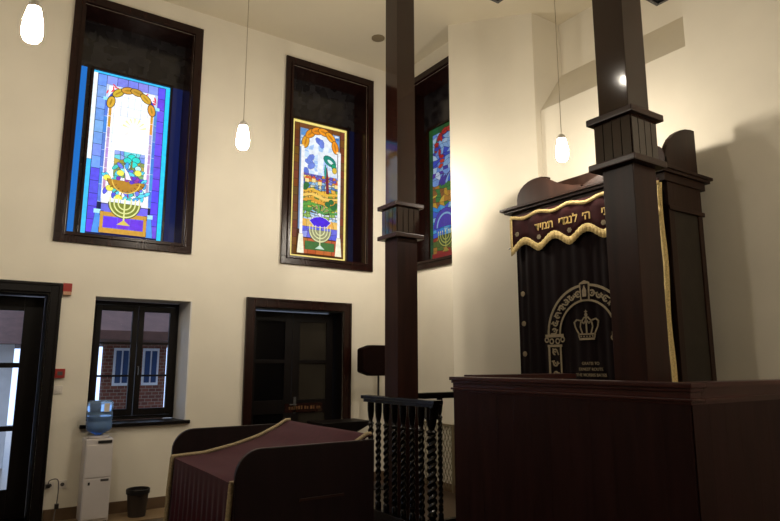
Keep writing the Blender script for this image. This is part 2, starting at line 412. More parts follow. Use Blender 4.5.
def art_blue():
    r = random.Random(3); P = [(rect(0, 1, 0, 1), (20, 26, 70))]
    P.append((rect(0, .055, 0, .55), (235, 248, 255))); P.append((rect(0, .055, .552, 1), (60, 190, 250)))
    P.append((rect(.945, 1, 0, 1), (40, 200, 245))); P.append((rect(0, 1, 0, .012), (60, 190, 250)))
    P += quads(.06, .17, .015, .60, 1, 8, lambda u, v, q: jitc((120, 160, 240), q), 0)
    P += quads(.06, .17, .60, .985, 1, 5, lambda u, v, q: jitc((90, 75, 230), q), 0)
    P += quads(.84, .94, .015, .985, 1, 13, lambda u, v, q: jitc((100, 80, 235), q), 0)
    P += quads(.17, .84, .015, .07, 5, 1, lambda u, v, q: jitc((130, 140, 240), q), 0)
    P.append((rect(.17, .84, .07, .80), (190, 205, 235)))
    P += quads(.20, .80, .075, .78, 7, 12, lambda u, v, q: jitc((250, 252, 255), q, 4), .05, .003)
    # teal pillars
    for u in (.165, .80):
        P += quads(u, u + .045, .17, .80, 1, 6, lambda u, v, q: jitc((80, 130, 215), q), 0)
        P.append((rect(u - .025, u + .07, .155, .175), (150, 225, 245)))
        P += leaded([(u - .012, .87), (u + .057, .87), (u + .085, .985), (u - .04, .985)], (80, 150, 235))
        P.append((rect(u - .03, u + .075, .845, .87), (170, 230, 250)))
    for u in (.215, .755):
        P += quads(u, u + .04, .20, .34, 1, 2, lambda u, v, q: jitc((215, 165, 50), q), 0)
        P += quads(u, u + .04, .34, .72, 1, 6, lambda u, v, q: jitc((185, 150, 205), q), 0)
    # red blossoms in the corners
    for cu, s in ((.25, 1), (.74, -1)):
        for k in range(9):
            a = r.uniform(0, 6.3); P.append((ell(cu + r.uniform(-.07, .07), .10 + r.uniform(-.03, .03) + (0 if s > 0 else .01), .035, .010, a, 6), (225, 50, 70)))
    garland(P, .50, .21, .27, (205, 160, 45), (40, 70, 190))
    # pale panes of the sky
    P += quads(.30, .72, .26, .48, 4, 4, lambda u, v, q: jitc((252, 253, 248), q, 3), .1, .002)
    for a in range(7):
        an = PI * (1.1 + a * .13)
        P.append(([(.56 + .05 * math.cos(an), .335 + .03 * math.sin(an)), (.56 + .16 * math.cos(an - .07), .335 + .08 * math.sin(an - .07)), (.56 + .16 * math.cos(an + .07), .335 + .08 * math.sin(an + .07))], (253, 240, 170)))
    # landscape
    def land(u, v, q):
        if v < .53: return q.choice([(120, 150, 235), (110, 215, 225), (150, 170, 240)])
        if v < .58: return q.choice([(165, 150, 50), (130, 150, 80), (190, 170, 70)])
        return q.choice([(140, 155, 70), (90, 150, 220), (120, 170, 110)])
    P.append((rect(.33, .72, .475, .64), (50, 70, 110)))
    P += quads(.33, .72, .475, .64, 6, 6, land, .3, rnd=r)
    for du, dv in ((.55, .505), (.61, .52), (.50, .53), (.58, .55)):
        P += leaded(ell(du, dv, .05, .04), (40, 215, 205))
    P.append((rect(.545, .565, .53, .60), (120, 110, 50)))
    for du, dv in ((.50, .565), (.64, .57)): P += leaded(ell(du, dv, .04, .035), (190, 235, 240))
    # leaves and blossoms round the basket
    for k in range(54):
        a = r.uniform(0, 2 * PI); rr = r.uniform(.13, .29)
        P += leaded(ell(.5 + rr * math.cos(a) * 1.05, .675 + rr * math.sin(a) / ASP * .9, .048, .022, r.uniform(0, 3)), r.choice([(90, 215, 240), (70, 170, 240), (90, 90, 230), (150, 235, 245), (110, 120, 240), (70, 200, 190)]), (20, 45, 110), .006)
    for u, v in ((.30, .715), (.42, .615), (.42, .765), (.64, .60), (.26, .655)): P += leaded(ell(u, v, .045, .04), (240, 235, 90), (120, 120, 40), .004)
    P += leaded(ell(.5, .66, .235, .15, 0, 16, 0, PI), (178, 128, 38))
    for k in range(7): P.append((ring(.5, .66, .13, .225, .2 + k * .4, .26 + k * .4, 3), (110, 66, 20)))
    P.append((ring(.5, .655, .17, .185, .1, PI - .1), (225, 190, 80)))
    for k in range(16): P += leaded(ell(.5 + r.uniform(-.15, .17), .652 + r.uniform(-.022, .016), .027, .025), r.choice([(120, 50, 190), (150, 60, 170), (95, 60, 210)]), (40, 20, 60), .003)
    P += leaded([(.46, .575), (.52, .61), (.56, .65), (.49, .65)], (240, 235, 250))
    P += quads(.21, .80, .775, .81, 5, 1, lambda u, v, q: jitc((235, 240, 252), q, 5), 0)
    P += quads(.21, .80, .812, .985, 4, 3, lambda u, v, q: jitc((105, 105, 228), q), 0)
    for a, b, c, d in ((.21, .79, .86, .885), (.21, .79, .955, .985), (.21, .25, .86, .985), (.75, .79, .86, .985)): P += leaded(rect(a, b, c, d), (200, 150, 55))
    P += quads(.25, .75, .888, .953, 3, 1, lambda u, v, q: jitc((105, 60, 225), q), .1)
    menorah(P, .50, .80, .13, .20, (222, 226, 150), (120, 130, 45), (215, 195, 90))
    return P
def art_gold():
    r = random.Random(5); P = [(rect(0, 1, 0, 1), (70, 40, 15))]
    for q in (rect(0, 1, 0, .018), rect(0, 1, .985, 1), rect(0, .035, 0, 1), rect(.965, 1, 0, 1)): P.append((q, (250, 228, 130)))
    P += quads(.04, .12, .02, .98, 1, 16, lambda u, v, q: jitc((112, 62, 24), q), 0, .005)
    P += quads(.88, .96, .02, .98, 1, 16, lambda u, v, q: jitc((112, 62, 24), q), 0, .005)
    P += quads(.12, .88, .02, .055, 5, 1, lambda u, v, q: jitc((125, 76, 28), q), 0)
    P.append((rect(.135, .865, .055, .80), (120, 150, 190)))
    P += quads(.15, .85, .06, .17, 9, 5, lambda u, v, q: q.choice([(220, 235, 255), (130, 185, 235), (90, 150, 215), (40, 110, 190), (200, 225, 250)]), .4, .005, rnd=r)
    P += leaded([(.20, .20), (.30, .12), (.40, .07), (.50, .045), (.60, .07), (.72, .12), (.82, .20), (.82, .52), (.20, .52)], (240, 247, 255), (200, 150, 70))
    P += quads(.22, .80, .14, .40, 7, 8, lambda u, v, q: q.choice([(238, 246, 255), (245, 250, 255), (205, 228, 255), (240, 248, 255), (170, 205, 250)]), .35, .004, rnd=r)
    for u, v in ((.30, .30), (.34, .33), (.25, .38), (.47, .135), (.33, .27), (.52, .15), (.22, .43)): P += leaded(ell(u, v, .08, .05, r.uniform(0, 3), 7), r.choice([(110, 135, 225), (95, 120, 215)]), (60, 60, 120), .003)
    garland(P, .50, .185, .28, (240, 150, 30), (210, 215, 225), 1.3)
    P.append((rect(.13, .19, .185, .20), (250, 240, 210))); P.append((rect(.80, .87, .185, .20), (250, 240, 210)))
    # village and hills
    def hill(u, v, q):
        if v < .45: return q.choice([(120, 130, 215), (235, 170, 60), (225, 120, 60), (100, 80, 190), (245, 215, 120)])
        if v < .50: return q.choice([(90, 150, 215), (150, 190, 225), (230, 225, 190), (80, 130, 190)])
        if v < .60: return q.choice([(235, 180, 60), (245, 200, 90), (225, 165, 50), (120, 160, 60)])
        if v < .66: return q.choice([(90, 165, 55), (200, 190, 70), (60, 140, 60), (235, 190, 80)])
        return q.choice([(205, 225, 245), (235, 240, 245), (160, 200, 235), (150, 190, 90)])
    P.append((rect(.16, .84, .39, .80), (70, 60, 45)))
    P += quads(.16, .84, .39, .73, 11, 17, hill, .42, .004, rnd=r)
    for u, v in ((.22, .43), (.34, .425), (.45, .44), (.76, .445)):
        P += leaded(rect(u, u + .07, v, v + .028), (250, 225, 150), (60, 40, 30), .006); P += leaded([(u - .01, v), (u + .035, v - .02), (u + .08, v)], (225, 90, 40), (60, 30, 20), .006)
    for k in range(5):
        v = .515 + k * .035
        P += leaded([(.16, v), (.36, v - .02), (.60, v + .012), (.84, v - .005), (.84, v + .01), (.58, v + .03), (.34, v), (.16, v + .015)], [(235, 185, 60), (246, 205, 100), (228, 160, 50), (95, 165, 60), (70, 150, 70)][k], (90, 60, 20), .002)
    for k, (u, v) in enumerate(((.22, .50), (.25, .48), (.63, .60), (.70, .58), (.80, .60), (.74, .62))): P += leaded(ell(u, v, .05, .045, 0, 8), (35, 110, 55), (10, 40, 20), .003)
    P += leaded([(.60, .52), (.585, .36), (.61, .32), (.635, .40), (.655, .52)], (125, 25, 45))
    P += leaded(ell(.66, .275, .125, .075, .5), (15, 135, 120), (10, 50, 50)); P.append((ell(.67, .28, .06, .028, .5), (225, 245, 245))); P += leaded(ell(.74, .315, .06, .04, 1.1), (20, 160, 110), (10, 50, 50))
    P += leaded(ell(.58, .36, .018, .12), (30, 160, 150)); P += leaded(ell(.75, .34, .04, .05), (225, 190, 60))
    # crown-like fan and violet dome
    for k in range(7):
        a = PI * (1.12 + k * .127)
        P += leaded([(.5 + .06 * math.cos(a), .69 + .06 * math.sin(a) / ASP), (.5 + .19 * math.cos(a - .1), .70 + .19 * math.sin(a - .1) / ASP), (.5 + .19 * math.cos(a + .1), .70 + .19 * math.sin(a + .1) / ASP)], r.choice([(90, 70, 50), (160, 140, 90), (60, 60, 40)]), (240, 240, 220), .002)
    P += quads(.15, .85, .725, .78, 6, 1, lambda u, v, q: jitc((235, 190, 90), q), .2, .002)
    P += quads(.15, .85, .78, .86, 5, 2, lambda u, v, q: q.choice([(90, 95, 220), (150, 160, 235), (110, 110, 225)]), .3, .002)
    P += leaded([(.31, .735), (.40, .71), (.5, .70), (.60, .71), (.69, .735), (.60, .775), (.40, .775)], (70, 20, 225), (240, 240, 250), .008)
    P += quads(.14, .86, .865, .975, 5, 2, lambda u, v, q: jitc((196, 92, 38), q), .1, .003)
    P += leaded(rect(.24, .76, .885, .945), (60, 110, 50))
    menorah(P, .5, .80, .135, .20, (226, 226, 170), (150, 150, 110), (200, 225, 205))
    for u in (.135, .81):
        P += leaded(rect(u, u + .05, .20, .84), (250, 250, 250), (150, 120, 80), .003)
        P += leaded([(u - .01, .84), (u + .06, .84), (u + .085, .975), (u - .035, .975)], (250, 246, 215), (170, 120, 50), .004)
    return P
def art_red():
    r = random.Random(9); P = [(rect(0, 1, 0, 1), (18, 30, 20))]
    P += quads(0, .10, 0, 1, 1, 16, lambda u, v, q: jitc((20, 78, 40), q), 0); P += quads(.90, 1, 0, 1, 1, 16, lambda u, v, q: jitc((20, 78, 40), q), 0)
    P += quads(.10, .90, 0, .05, 5, 1, lambda u, v, q: jitc((30, 90, 45), q), 0)
    P += quads(.10, .90, .05, .35, 8, 9, lambda u, v, q: q.choice([(60, 80, 205), (110, 150, 230), (190, 215, 245), (70, 60, 170), (150, 190, 240)]), .4, rnd=r)
    garland(P, .50, .19, .30, (190, 32, 30), (50, 110, 60))
    for k in range(7): P += leaded(ell(.2 + r.uniform(0, .2), .10 + k * .035, .06, .03, r.uniform(0, 3)), r.choice([(190, 30, 30), (220, 60, 30), (60, 60, 180)]))
    def f(u, v, q):
        if v < .44: return q.choice([(60, 90, 220), (130, 170, 240), (210, 225, 250), (90, 50, 170)])
        if v < .62: return q.choice([(215, 165, 45), (190, 130, 40), (60, 130, 60), (150, 95, 40), (235, 190, 70)])
        if v < .84: return q.choice([(50, 150, 235), (90, 180, 245), (70, 100, 225), (150, 205, 245)])
        return q.choice([(150, 45, 30), (90, 110, 40), (180, 120, 40)])
    P += quads(.10, .90, .35, 1, 8, 20, f, .4, rnd=r)
    for k in range(6): P += leaded(ell(.35 + .06 * k, .42 + .012 * math.sin(k), .10, .03, -.9), r.choice([(70, 50, 170), (150, 190, 245), (60, 110, 220)]))
    P += leaded(ell(.45, .77, .30, .30, 0, 18, PI, 2 * PI), (80, 60, 190)); P.append((ring(.45, .77, .2, .23, PI, 2 * PI), (150, 200, 250)))
    P.append((rect(.10, .9, .955, 1), (150, 20, 25)))
    menorah(P, .45, .83, .12, .20, (190, 190, 90), (70, 90, 40), (180, 150, 60))
    return P

# ------------------------------------------------------------------ tall windows
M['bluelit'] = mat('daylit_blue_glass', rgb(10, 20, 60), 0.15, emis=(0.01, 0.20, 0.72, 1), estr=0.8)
M['bluedim'] = mat('blue_glass_jamb_reflection', rgb(10, 14, 34), 0.12, emis=(0.02, 0.04, 0.25, 1), estr=0.25)  # dark blue glass margin, with the panel's jamb reflection put in as glow
M['bluefaint'] = mat('faint_blue_jamb_reflection', rgb(12, 12, 22), 0.12, emis=(0.02, 0.03, 0.15, 1), estr=0.12, var=0.5, vscale=6)  # faint blue reflection of the panel in the jamb, put in as glow
M['browndim'] = mat('dim_brown_glass', rgb(26, 16, 12), 0.14, spec=0.6)
def tall_window(name, loc, rz, u0, u1, z0, z1, art, strength, side, label, pw=0.93, edge='frame'):
    root = empty(name, loc, rz); struct(root, label)
    # raised architrave
    mb = MB()
    mb.box(u0, u1, -.035, 0.0, z1 - FR, z1, bev=.006); mb.box(u0, u1, -.035, 0.0, z0, z0 + FR, bev=.006)
    mb.box(u0, u0 + FR, -.034, 0.0, z0 + FR, z1 - FR, bev=.006); mb.box(u1 - FR, u1, -.034, 0.0, z0 + FR, z1 - FR, bev=.006)
    e = .03
    mb.box(u0 + FR - e, u0 + FR, -.055, -.03, z0 + FR - e, z1 - FR + e, bev=.005); mb.box(u1 - FR, u1 - FR + e, -.055, -.03, z0 + FR - e, z1 - FR + e, bev=.005)
    mb.box(u0 + FR, u1 - FR, -.055, -.03, z0 + FR - e, z0 + FR, bev=.005); mb.box(u0 + FR, u1 - FR, -.055, -.03, z1 - FR, z1 - FR + e, bev=.005)
    mb.build('window_frame', 'frame', root)
    a, b, c, d = u0 + FR, u1 - FR, z0 + FR, z1 - FR
    mb = MB(); t = .02; D = .36
    mb.box(a, a + t, 0.001, D, c, d); mb.box(b - t, b, 0.001, D, c, d); mb.box(a + t, b - t, 0.001, D, c, c + t); mb.box(a + t, b - t, 0.001, D, d - t, d)
    mb.build('window_reveal', 'frame', root)
    mb = MB(); mb.box(a + t, b - t, .345, .36, c + t, d - t); mb.build('back_pane', 'darkpane', root)
    cx = (a + b) / 2; px0, px1 = cx - pw / 2, cx + pw / 2; pz0, pz1 = c + t + .05, 5.30
    mb = MB(); mb.box(a + t + .005, px0 - .075, .335, .344, c + t, pz1 + .02); mb.build('side_pane', side[0], root)
    mb = MB(); mb.box(px1 + .035, b - t - .005, .335, .344, c + t, pz1 + .02); mb.build('side_pane', side[1], root)
    mb = MB()
    for q in ((px0 - .03, px0, pz0 - .03, pz1 + .03), (px1, px1 + .03, pz0 - .03, pz1 + .03)): mb.box(q[0], q[1], .29, .335, q[2], q[3], bev=.004)
    mb.box(px0, px1, .29, .335, pz0 - .03, pz0, bev=.004); mb.box(px0, px1, .29, .335, pz1, pz1 + .03, bev=.004)
    mb.build('panel_frame', edge, root)
    art_mesh('stained_glass_panel', art(), px0, px1, pz0, pz1, strength, root, .325)
    return root
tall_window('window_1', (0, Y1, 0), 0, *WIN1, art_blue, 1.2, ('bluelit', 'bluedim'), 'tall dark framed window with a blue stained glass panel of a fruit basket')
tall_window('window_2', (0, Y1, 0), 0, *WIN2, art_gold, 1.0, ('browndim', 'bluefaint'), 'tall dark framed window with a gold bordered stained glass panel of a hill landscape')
tall_window('window_3', (XA, 0, 0), -PI / 2, -WIN3[1], -WIN3[0], WIN3[2], WIN3[3], art_red, 0.5, ('browndim', 'browndim'), 'tall dark framed window on the side wall, partly behind the pier')

# ------------------------------------------------------------------ low casement window
w4 = struct(empty('window_4', (0, Y1, 0)), 'low two leaf casement window above the water dispenser')
D0 = .36
mb = MB(); f = .045
x0, x1, z0, z1 = 1.12, 2.14, .99, 2.41
mb.box(x0, x0 + f, D0, D0 + .07, z0, z1, bev=.003); mb.box(x1 - f, x1, D0, D0 + .07, z0, z1, bev=.003)
mb.box(x0 + f, x1 - f, D0, D0 + .07, z0, z0 + f, bev=.003); mb.box(x0 + f, x1 - f, D0, D0 + .07, z1 - f, z1, bev=.003)
mb.build('window_frame', 'framedark', w4)
mid = (x0 + x1) / 2 + .02
for a, b in ((x0 + f, mid - .004), (mid + .004, x1 - f)):
    s = .065; lo = z0 + f + .004; hi = z1 - f - .004
    mb = MB()
    mb.box(a, a + s, D0 - .025, D0 + .03, lo, hi, bev=.004); mb.box(b - s, b, D0 - .025, D0 + .03, lo, hi, bev=.004)
    mb.box(a + s, b - s, D0 - .025, D0 + .03, lo, lo + .08, bev=.004); mb.box(a + s, b - s, D0 - .025, D0 + .03, hi - .07, hi, bev=.004)
    for k in (1, 2):
        zz = lo + .08 + (hi - .07 - lo - .08) * k / 3
        mb.box(a + s, b - s, D0 - .015, D0 + .02, zz - .012, zz + .012)
    c = mb.build('casement', 'framedark', w4)
    mb = MB(); mb.box(a + s - .005, b - s + .005, D0, D0 + .004, lo + .075, hi - .065); mb.build('pane', 'glass', c)
mb = MB(); mb.tube([(mid + .03, D0 - .03, 1.62), (mid + .03, D0 - .055, 1.62), (mid + .03, D0 - .055, 1.52)], .006); mb.build('window_handle', 'metal', w4)
mb = MB(); mb.prism([(2.2, 0.001), (2.2, D0 + .07), (2.14, D0 + .07), (2.185, 0.001)], 'z', .967, 2.42)
mb.prism([(1.1, 0.001), (1.1, D0 + .07), (1.12, D0 + .07)], 'z', .967, 2.42); mb.build('window_reveal', 'reveal', w4)
mb = MB(); mb.box(1.04, 2.24, -.05, D0 + .02, .945, .985, bev=.006); mb.build('window_sill', 'framedark', w4)

# ------------------------------------------------------------------ doors
def casing(root, a, b, top, w=.11):
    mb = MB()
    for (p, q, r_, s) in ((a - w, a, 0, top + w), (b, b + w, 0, top + w), (a, b, top, top + w)):
        mb.box(p, q, -.03, 0, r_, s, bev=.005)
    o = .02
    mb.box(b + w - .03, b + w, -.045, -.028, 0, top + w, bev=.004); mb.box(a - w, a - w + .03, -.045, -.028, 0, top + w, bev=.004)
    mb.box(a - w + .03, b + w - .03, -.045, -.028, top + w - .03, top + w, bev=.004)
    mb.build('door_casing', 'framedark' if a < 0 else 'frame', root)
    mb = MB(); mb.box(a, a + .02, 0.001, .42, 0, top); mb.box(b - .02, b, 0.001, .42, 0, top); mb.box(a + .02, b - .02, 0.001, .42, top - .02, top)
    mb.build('door_reveal', 'framedark', root)
def leaf(root, a, b, top, y, rails, stile, glass, hx=None):
    mb = MB()
    mb.box(a, a + stile, y, y + .045, .01, top, bev=.003); mb.box(b - stile, b, y, y + .045, .01, top, bev=.003)
    for r0, r1 in rails: mb.box(a + stile, b - stile, y + .003, y + .042, r0, r1, bev=.003)
    l = mb.build('door_leaf', 'framedark', root)
    mb = MB(); mb.box(a + stile - .004, b - stile + .004, y + .02, y + .026, rails[0][0] + .01, top - .05); mb.build('pane', glass, l)
    if hx is not None:
        mb = MB(); mb.box(hx - .018, hx + .018, y - .006, y, .98, 1.2); mb.tube([(hx, y - .01, 1.1), (hx, y - .05, 1.1), (hx - .1, y - .05, 1.1)], .009); mb.build('door_handle', 'metal', l)
d1 = struct(empty('door_1', (0, Y1, 0)), 'glazed dark wooden entrance door at the left edge')
casing(d1, DOOR1[0], DOOR1[1], DOOR1[3])
rl = [(.01, .32), (.93, .985), (1.61, 1.665), (2.24, 2.40)]
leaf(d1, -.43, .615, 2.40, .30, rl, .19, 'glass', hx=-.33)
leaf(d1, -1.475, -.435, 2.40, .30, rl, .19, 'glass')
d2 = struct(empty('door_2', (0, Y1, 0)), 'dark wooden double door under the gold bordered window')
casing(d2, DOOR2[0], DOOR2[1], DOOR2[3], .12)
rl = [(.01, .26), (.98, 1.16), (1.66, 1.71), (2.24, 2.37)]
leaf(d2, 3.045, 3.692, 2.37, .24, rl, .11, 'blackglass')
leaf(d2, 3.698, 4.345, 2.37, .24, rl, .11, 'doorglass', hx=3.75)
mb = MB(); rr = random.Random(4); x = 3.66
while x < 4.12:
    w = rr.uniform(.018, .032); mb.box(x, x + w, .228, .234, 1.03, 1.03 + rr.uniform(.035, .05), bev=.001); x += w + rr.choice([.012, .014, .03])
mb.build('brass_lettering', 'brass', d2)
mb = MB(); mb.box(3.60, 4.18, .234, .2395, .99, 1.11); mb.build('sign_board', 'frame', d2)

# ------------------------------------------------------------------ outside
def ext(o, label, cat): tag(o, label, cat)
mb = MB(); mb.box(-14, 14, Y1 + TH, 22, -.3, -.15); struct(mb.build('ground', M['tile']), 'paved courtyard outside the windows')
b1 = empty('brick_house', (2.6, 12.5, 0)); tag(b1, 'brick house across the courtyard seen through the low casement window', 'house')
mb = MB(); mb.box(-.58, .54, 0, .25, -.15, 2.6); mb.build('wall', 'brick', b1)
mb = MB(); mb.prism([(-1.6, 2.05), (-1.6, 2.2), (1, 3.9), (3.2, 2.2), (3.2, 2.05)], 'x', -1.7, 1.4); mb.build('roof', 'roof', b1)
for wx in (-.42, .10):
    mb = MB(); mb.box(wx, wx + .30, -.03, 0, 1.25, 1.95); fo = mb.build('window', 'extwhite', b1)
    mb = MB(); mb.box(wx + .04, wx + .135, -.04, -.03, 1.30, 1.90); mb.box(wx + .165, wx + .26, -.04, -.03, 1.30, 1.90); mb.build('pane', 'extglass', fo)
b2 = empty('stucco_house', (-1.6, 13.0, 0)); tag(b2, 'pale house across the courtyard seen through the glazed entrance door', 'house')
mb = MB(); mb.box(-3.5, 2.2, 0, 3, -.15, 2.1); mb.build('wall', 'stucco', b2)
mb = MB(); mb.prism([(-.5, 2.0), (1.5, 3.1), (3.5, 2.0)], 'x', -3.8, 2.5); mb.build('roof', 'roof', b2)
for wx in (-1.2, .7):
    mb = MB(); mb.box(wx, wx + 1.1, -.03, 0, .4, 1.7); fo = mb.build('window', 'extwhite', b2)
    mb = MB(); mb.box(wx + .06, wx + .52, -.04, -.03, .46, 1.64); mb.box(wx + .58, wx + 1.04, -.04, -.03, .46, 1.64); mb.build('pane', 'extglass', fo)

# ------------------------------------------------------------------ columns
def make_column():
    root = empty('wooden_column', (0, 0, 0))
    s = .125
    mb = MB(); mb.box(-s, s, -s, s - .018, .12, 2.96, bev=.006); mb.build('lower_shaft', 'woodlow', root)
    mb = MB(); mb.box(-.115, .115, -.115, .115, 3.28, CZ, bev=.006); mb.build('upper_shaft', 'wood', root)
    mb = MB(); mb.box(-.178, .178, -.178, .178, 2.93, 2.975, bev=.008); mb.build('lower_rim', 'woodx', root)
    mb = MB(); mb.box(-.178, .178, -.178, .178, 3.255, 3.30, bev=.008); mb.build('upper_rim', 'woodx', root)
    mb = MB(); c = .138
    mb.box(-c, c, -c, c, 2.97, 3.26)
    n = 4; w = 2 * c / n
    for i in range(n):                    # vertical boards with V joints
        a = -c + i * w + .003; b = a + w - .006
        mb.box(a, b, -c - .008, -c + .002, 2.973, 3.257, bev=.003); mb.box(a, b, c - .002, c + .008, 2.973, 3.257, bev=.003)
        mb.box(-c - .008, -c + .002, a, b, 2.973, 3.257, bev=.003); mb.box(c - .002, c + .008, a, b, 2.973, 3.257, bev=.003)
    mb.build('boarded_capital', 'wood', root)
    mb = MB(); mb.box(-.15, .15, -.15, .15, 0, .14, bev=.01); mb.build('plinth', 'woodx', root)
    return root
c1 = make_column(); c1.location = (3.597, 5.12, 0)
c2 = copy_tree(c1); c2.location = (3.515, 2.352, 0)
tag(c1, 'square dark wooden column behind the twisted baluster railing', 'column', 'square wooden columns')
tag(c2, 'square dark wooden column rising from the panelled enclosure in front of the ark', 'column', 'square wooden columns')

# ------------------------------------------------------------------ panelled enclosure
en = empty('panelled_enclosure', (3.2, 1.85, 0)); tag(en, 'chest high dark mahogany enclosure with moulded cap in front of the ark', 'enclosure')
H = 1.55; T = .07; LY = 2.03; LX = 2.0
mb = MB()
n = 12
mb.box(0.03, T + .03, 0.03, LY - .03, 0, H - .04)
for i in range(n):
    w = (LY - .06) / n; mb.box(.022, .034, .03 + i * w + .0004, .03 + (i + 1) * w - .0004, 0.02, H - .1)
mb.build('front_panel', 'box', en)
mb = MB(); mb.box(T + .03, LX, .03, .1, 0, H - .04)
for i in range(n):
    w = (LX - .04) / n; mb.box(.034 + i * w + .0004, .034 + (i + 1) * w - .0004, .022, .034, 0.02, H - .1)
mb.build('side_panel', 'box', en)
mb = MB(); mb.box(T + .03, 1.34, LY - .1, LY - .03, 0, H - .06); mb.build('side_panel', 'box', en)
def cap(mb, kind, a, b, c, z):
    pass
mb = MB()
# moulded cap: stacked mouldings along both visible sides
for off, zlo, zhi in ((0.0, H - .028, H), (0.012, H - .05, H - .028), (0.022, H - .085, H - .05), (0.008, H - .102, H - .085), (0.02, H - .118, H - .102)):
    mb.box(off, .15 - off * .5, off, LY - off, zlo, zhi, bev=min(.006, (zhi - zlo) * .35))
    mb.box(.15 - off * .5, LX, off, .15 - off * .5, zlo, zhi, bev=0)
mb.build('moulded_cap', 'boxcap', en)
mb = MB(); mb.box(.16, 1.38, LY - .15, LY, H - .03, H + .014, bev=.005); mb.build('moulded_cap', 'boxcap', en)

# ------------------------------------------------------------------ railings
def baluster(mb, x, y, r=.022, z0=.30, z1=1.30, tw=True):
    prof = [(r * 1.05, z0), (r * 1.05, z0 + .06), (r * .6, z0 + .075), (r * 1.1, z0 + .10), (r * .75, z0 + .13)]
    mb.lathe(prof, x, y, 12)
    N_ = 96; a, b = z0 + .13, z1 - .22
    mb.lathe([(r * .82, a + (b - a) * i / N_) for i in range(N_ + 1)], x, y, 16, True, 52, 2, .26)
    mb.lathe([(r * .75, b), (r * 1.15, b + .02), (r * .6, b + .04), (r * .95, b + .08), (r * 1.1, b + .12), (r * 1.2, b + .14), (r * 1.2, z1)], x, y, 12)
ra = empty('twisted_baluster_railing', (3.25, 4.67, 0)); tag(ra, 'black railing with twisted balusters standing between the cloth covered desk and enclosure', 'railing')
mb = MB(); mb.box(-.05, .05, -.59, .58, 1.315, 1.35, bev=.008); mb.box(-.035, .035, -.56, .55, 1.285, 1.316, bev=.005); mb.build('top_rail', 'black', ra)
mb = MB(); mb.box(-.03, .03, -.53, .54, 0, .32, bev=.004); mb.build('base_board', 'black', ra)
for k in range(7):
    y = .465 - k * .135; 
    mb = MB(); baluster(mb, 0, y, .028, z0=.32, z1=1.287); mb.build('baluster', 'black', ra, smooth=True)
mb = MB(); baluster(mb, 0, -.49, .043, z0=.32, z1=1.287); mb.box(-.042, .042, -.53, -.45, 1.19, 1.286, bev=.004); mb.build('newel_post', 'black', ra, smooth=False)
rb = empty('side_railing', (3.9, 5.28, 0)); tag(rb, 'short dark railing running from the column toward the ark wall', 'railing')
mb = MB(); mb.box(-.30, .75, -.045, .045, 1.315, 1.35, bev=.008); mb.box(-.28, .73, -.03, .03, 1.285, 1.316, bev=.004); mb.build('top_rail', 'black', rb)
for k in range(3):
    mb = MB(); baluster(mb, -.02 + k * .34, 0, .028, z0=.04, z1=1.287); mb.build('baluster', 'black', rb, smooth=True)
mb = MB(); mb.box(-.30, .75, -.03, .03, 0, .04, bev=.004); mb.build('base_board', 'black', rb)

# lattice guard on the side wall
lg = empty('lattice_guard', (XA - .03, 6.75, 0)); tag(lg, 'cream diamond lattice guard on the wall behind the railing', 'grille')
mb = MB(); Z = .8; W = .68
for k in range(-12, 14):
    for s in (1, -1):
        y0 = k * .066
        pts = []
        for t in range(0, 21):
            z = .03 + Z * t / 20; y = y0 + s * (z - .4) * .45
            if -W / 2 < y < W / 2: pts.append((0 if s > 0 else .006, y, z))
        if len(pts) > 1: mb.tube([pts[0], pts[-1]], .0045, 4)
mb.build('lattice', 'mesh', lg)
mb = MB(); mb.box(-.01, .028, -W / 2 - .02, -W / 2, 0, .86); mb.box(-.01, .028, W / 2, W / 2 + .02, 0, .86); mb.box(-.01, .028, -W / 2, W / 2, .84, .86); mb.build('lattice_frame', 'mesh', lg)

# ------------------------------------------------------------------ ark
ark = empty('torah_ark', (5.1, 3.95, 0), -PI / 2); tag(ark, 'tall walnut ark cabinet with velvet curtain standing against the right wall', 'cabinet')
AW = .93
# local: x = to the viewer's right, y = toward the wall
mb = MB()
mb.box(-AW, -AW + .05, 0, .56, 0, 3.30, bev=.004)
mb.box(-AW + .05, AW - .05, .50, .54, 0, 3.30)
mb.box(-AW + .05, AW - .05, 0, .5, 3.24, 3.30); mb.box(-AW + .05, AW - .05, .0, .5, .0, .3)
mb.build('carcass', 'ark', ark)
# right side: frame and panel
mb = MB(); x = AW
mb.box(x - .04, x, 0, .09, 0, 3.30, bev=.004); mb.box(x - .04, x, .49, .56, 0, 3.30, bev=.004)
mb.box(x - .04, x, .09, .49, 3.06, 3.30, bev=.003); mb.box(x - .04, x, .09, .49, 0, .4, bev=.003)
mb.box(x - .005, x + .018, -.015, .575, 3.035, 3.075, bev=.006)
mb.build('side_frame', 'ark', ark)
mb = MB(); mb.box(x - .03, x - .012, .09, .49, .4, 3.06); mb.build('side_panel', 'arkpanel', ark)
# cornice
mb = MB()
for off, zl, zh in ((0.0, 3.405, 3.435), (.025, 3.375, 3.405), (.075, 3.30, 3.375)):
    mb.box(-AW - .165 + off * 1.6, AW + .06 - off * .6, -.13 + off, .70 - off, zl, zh, bev=.005)
mb.build('cornice', 'ark', ark)
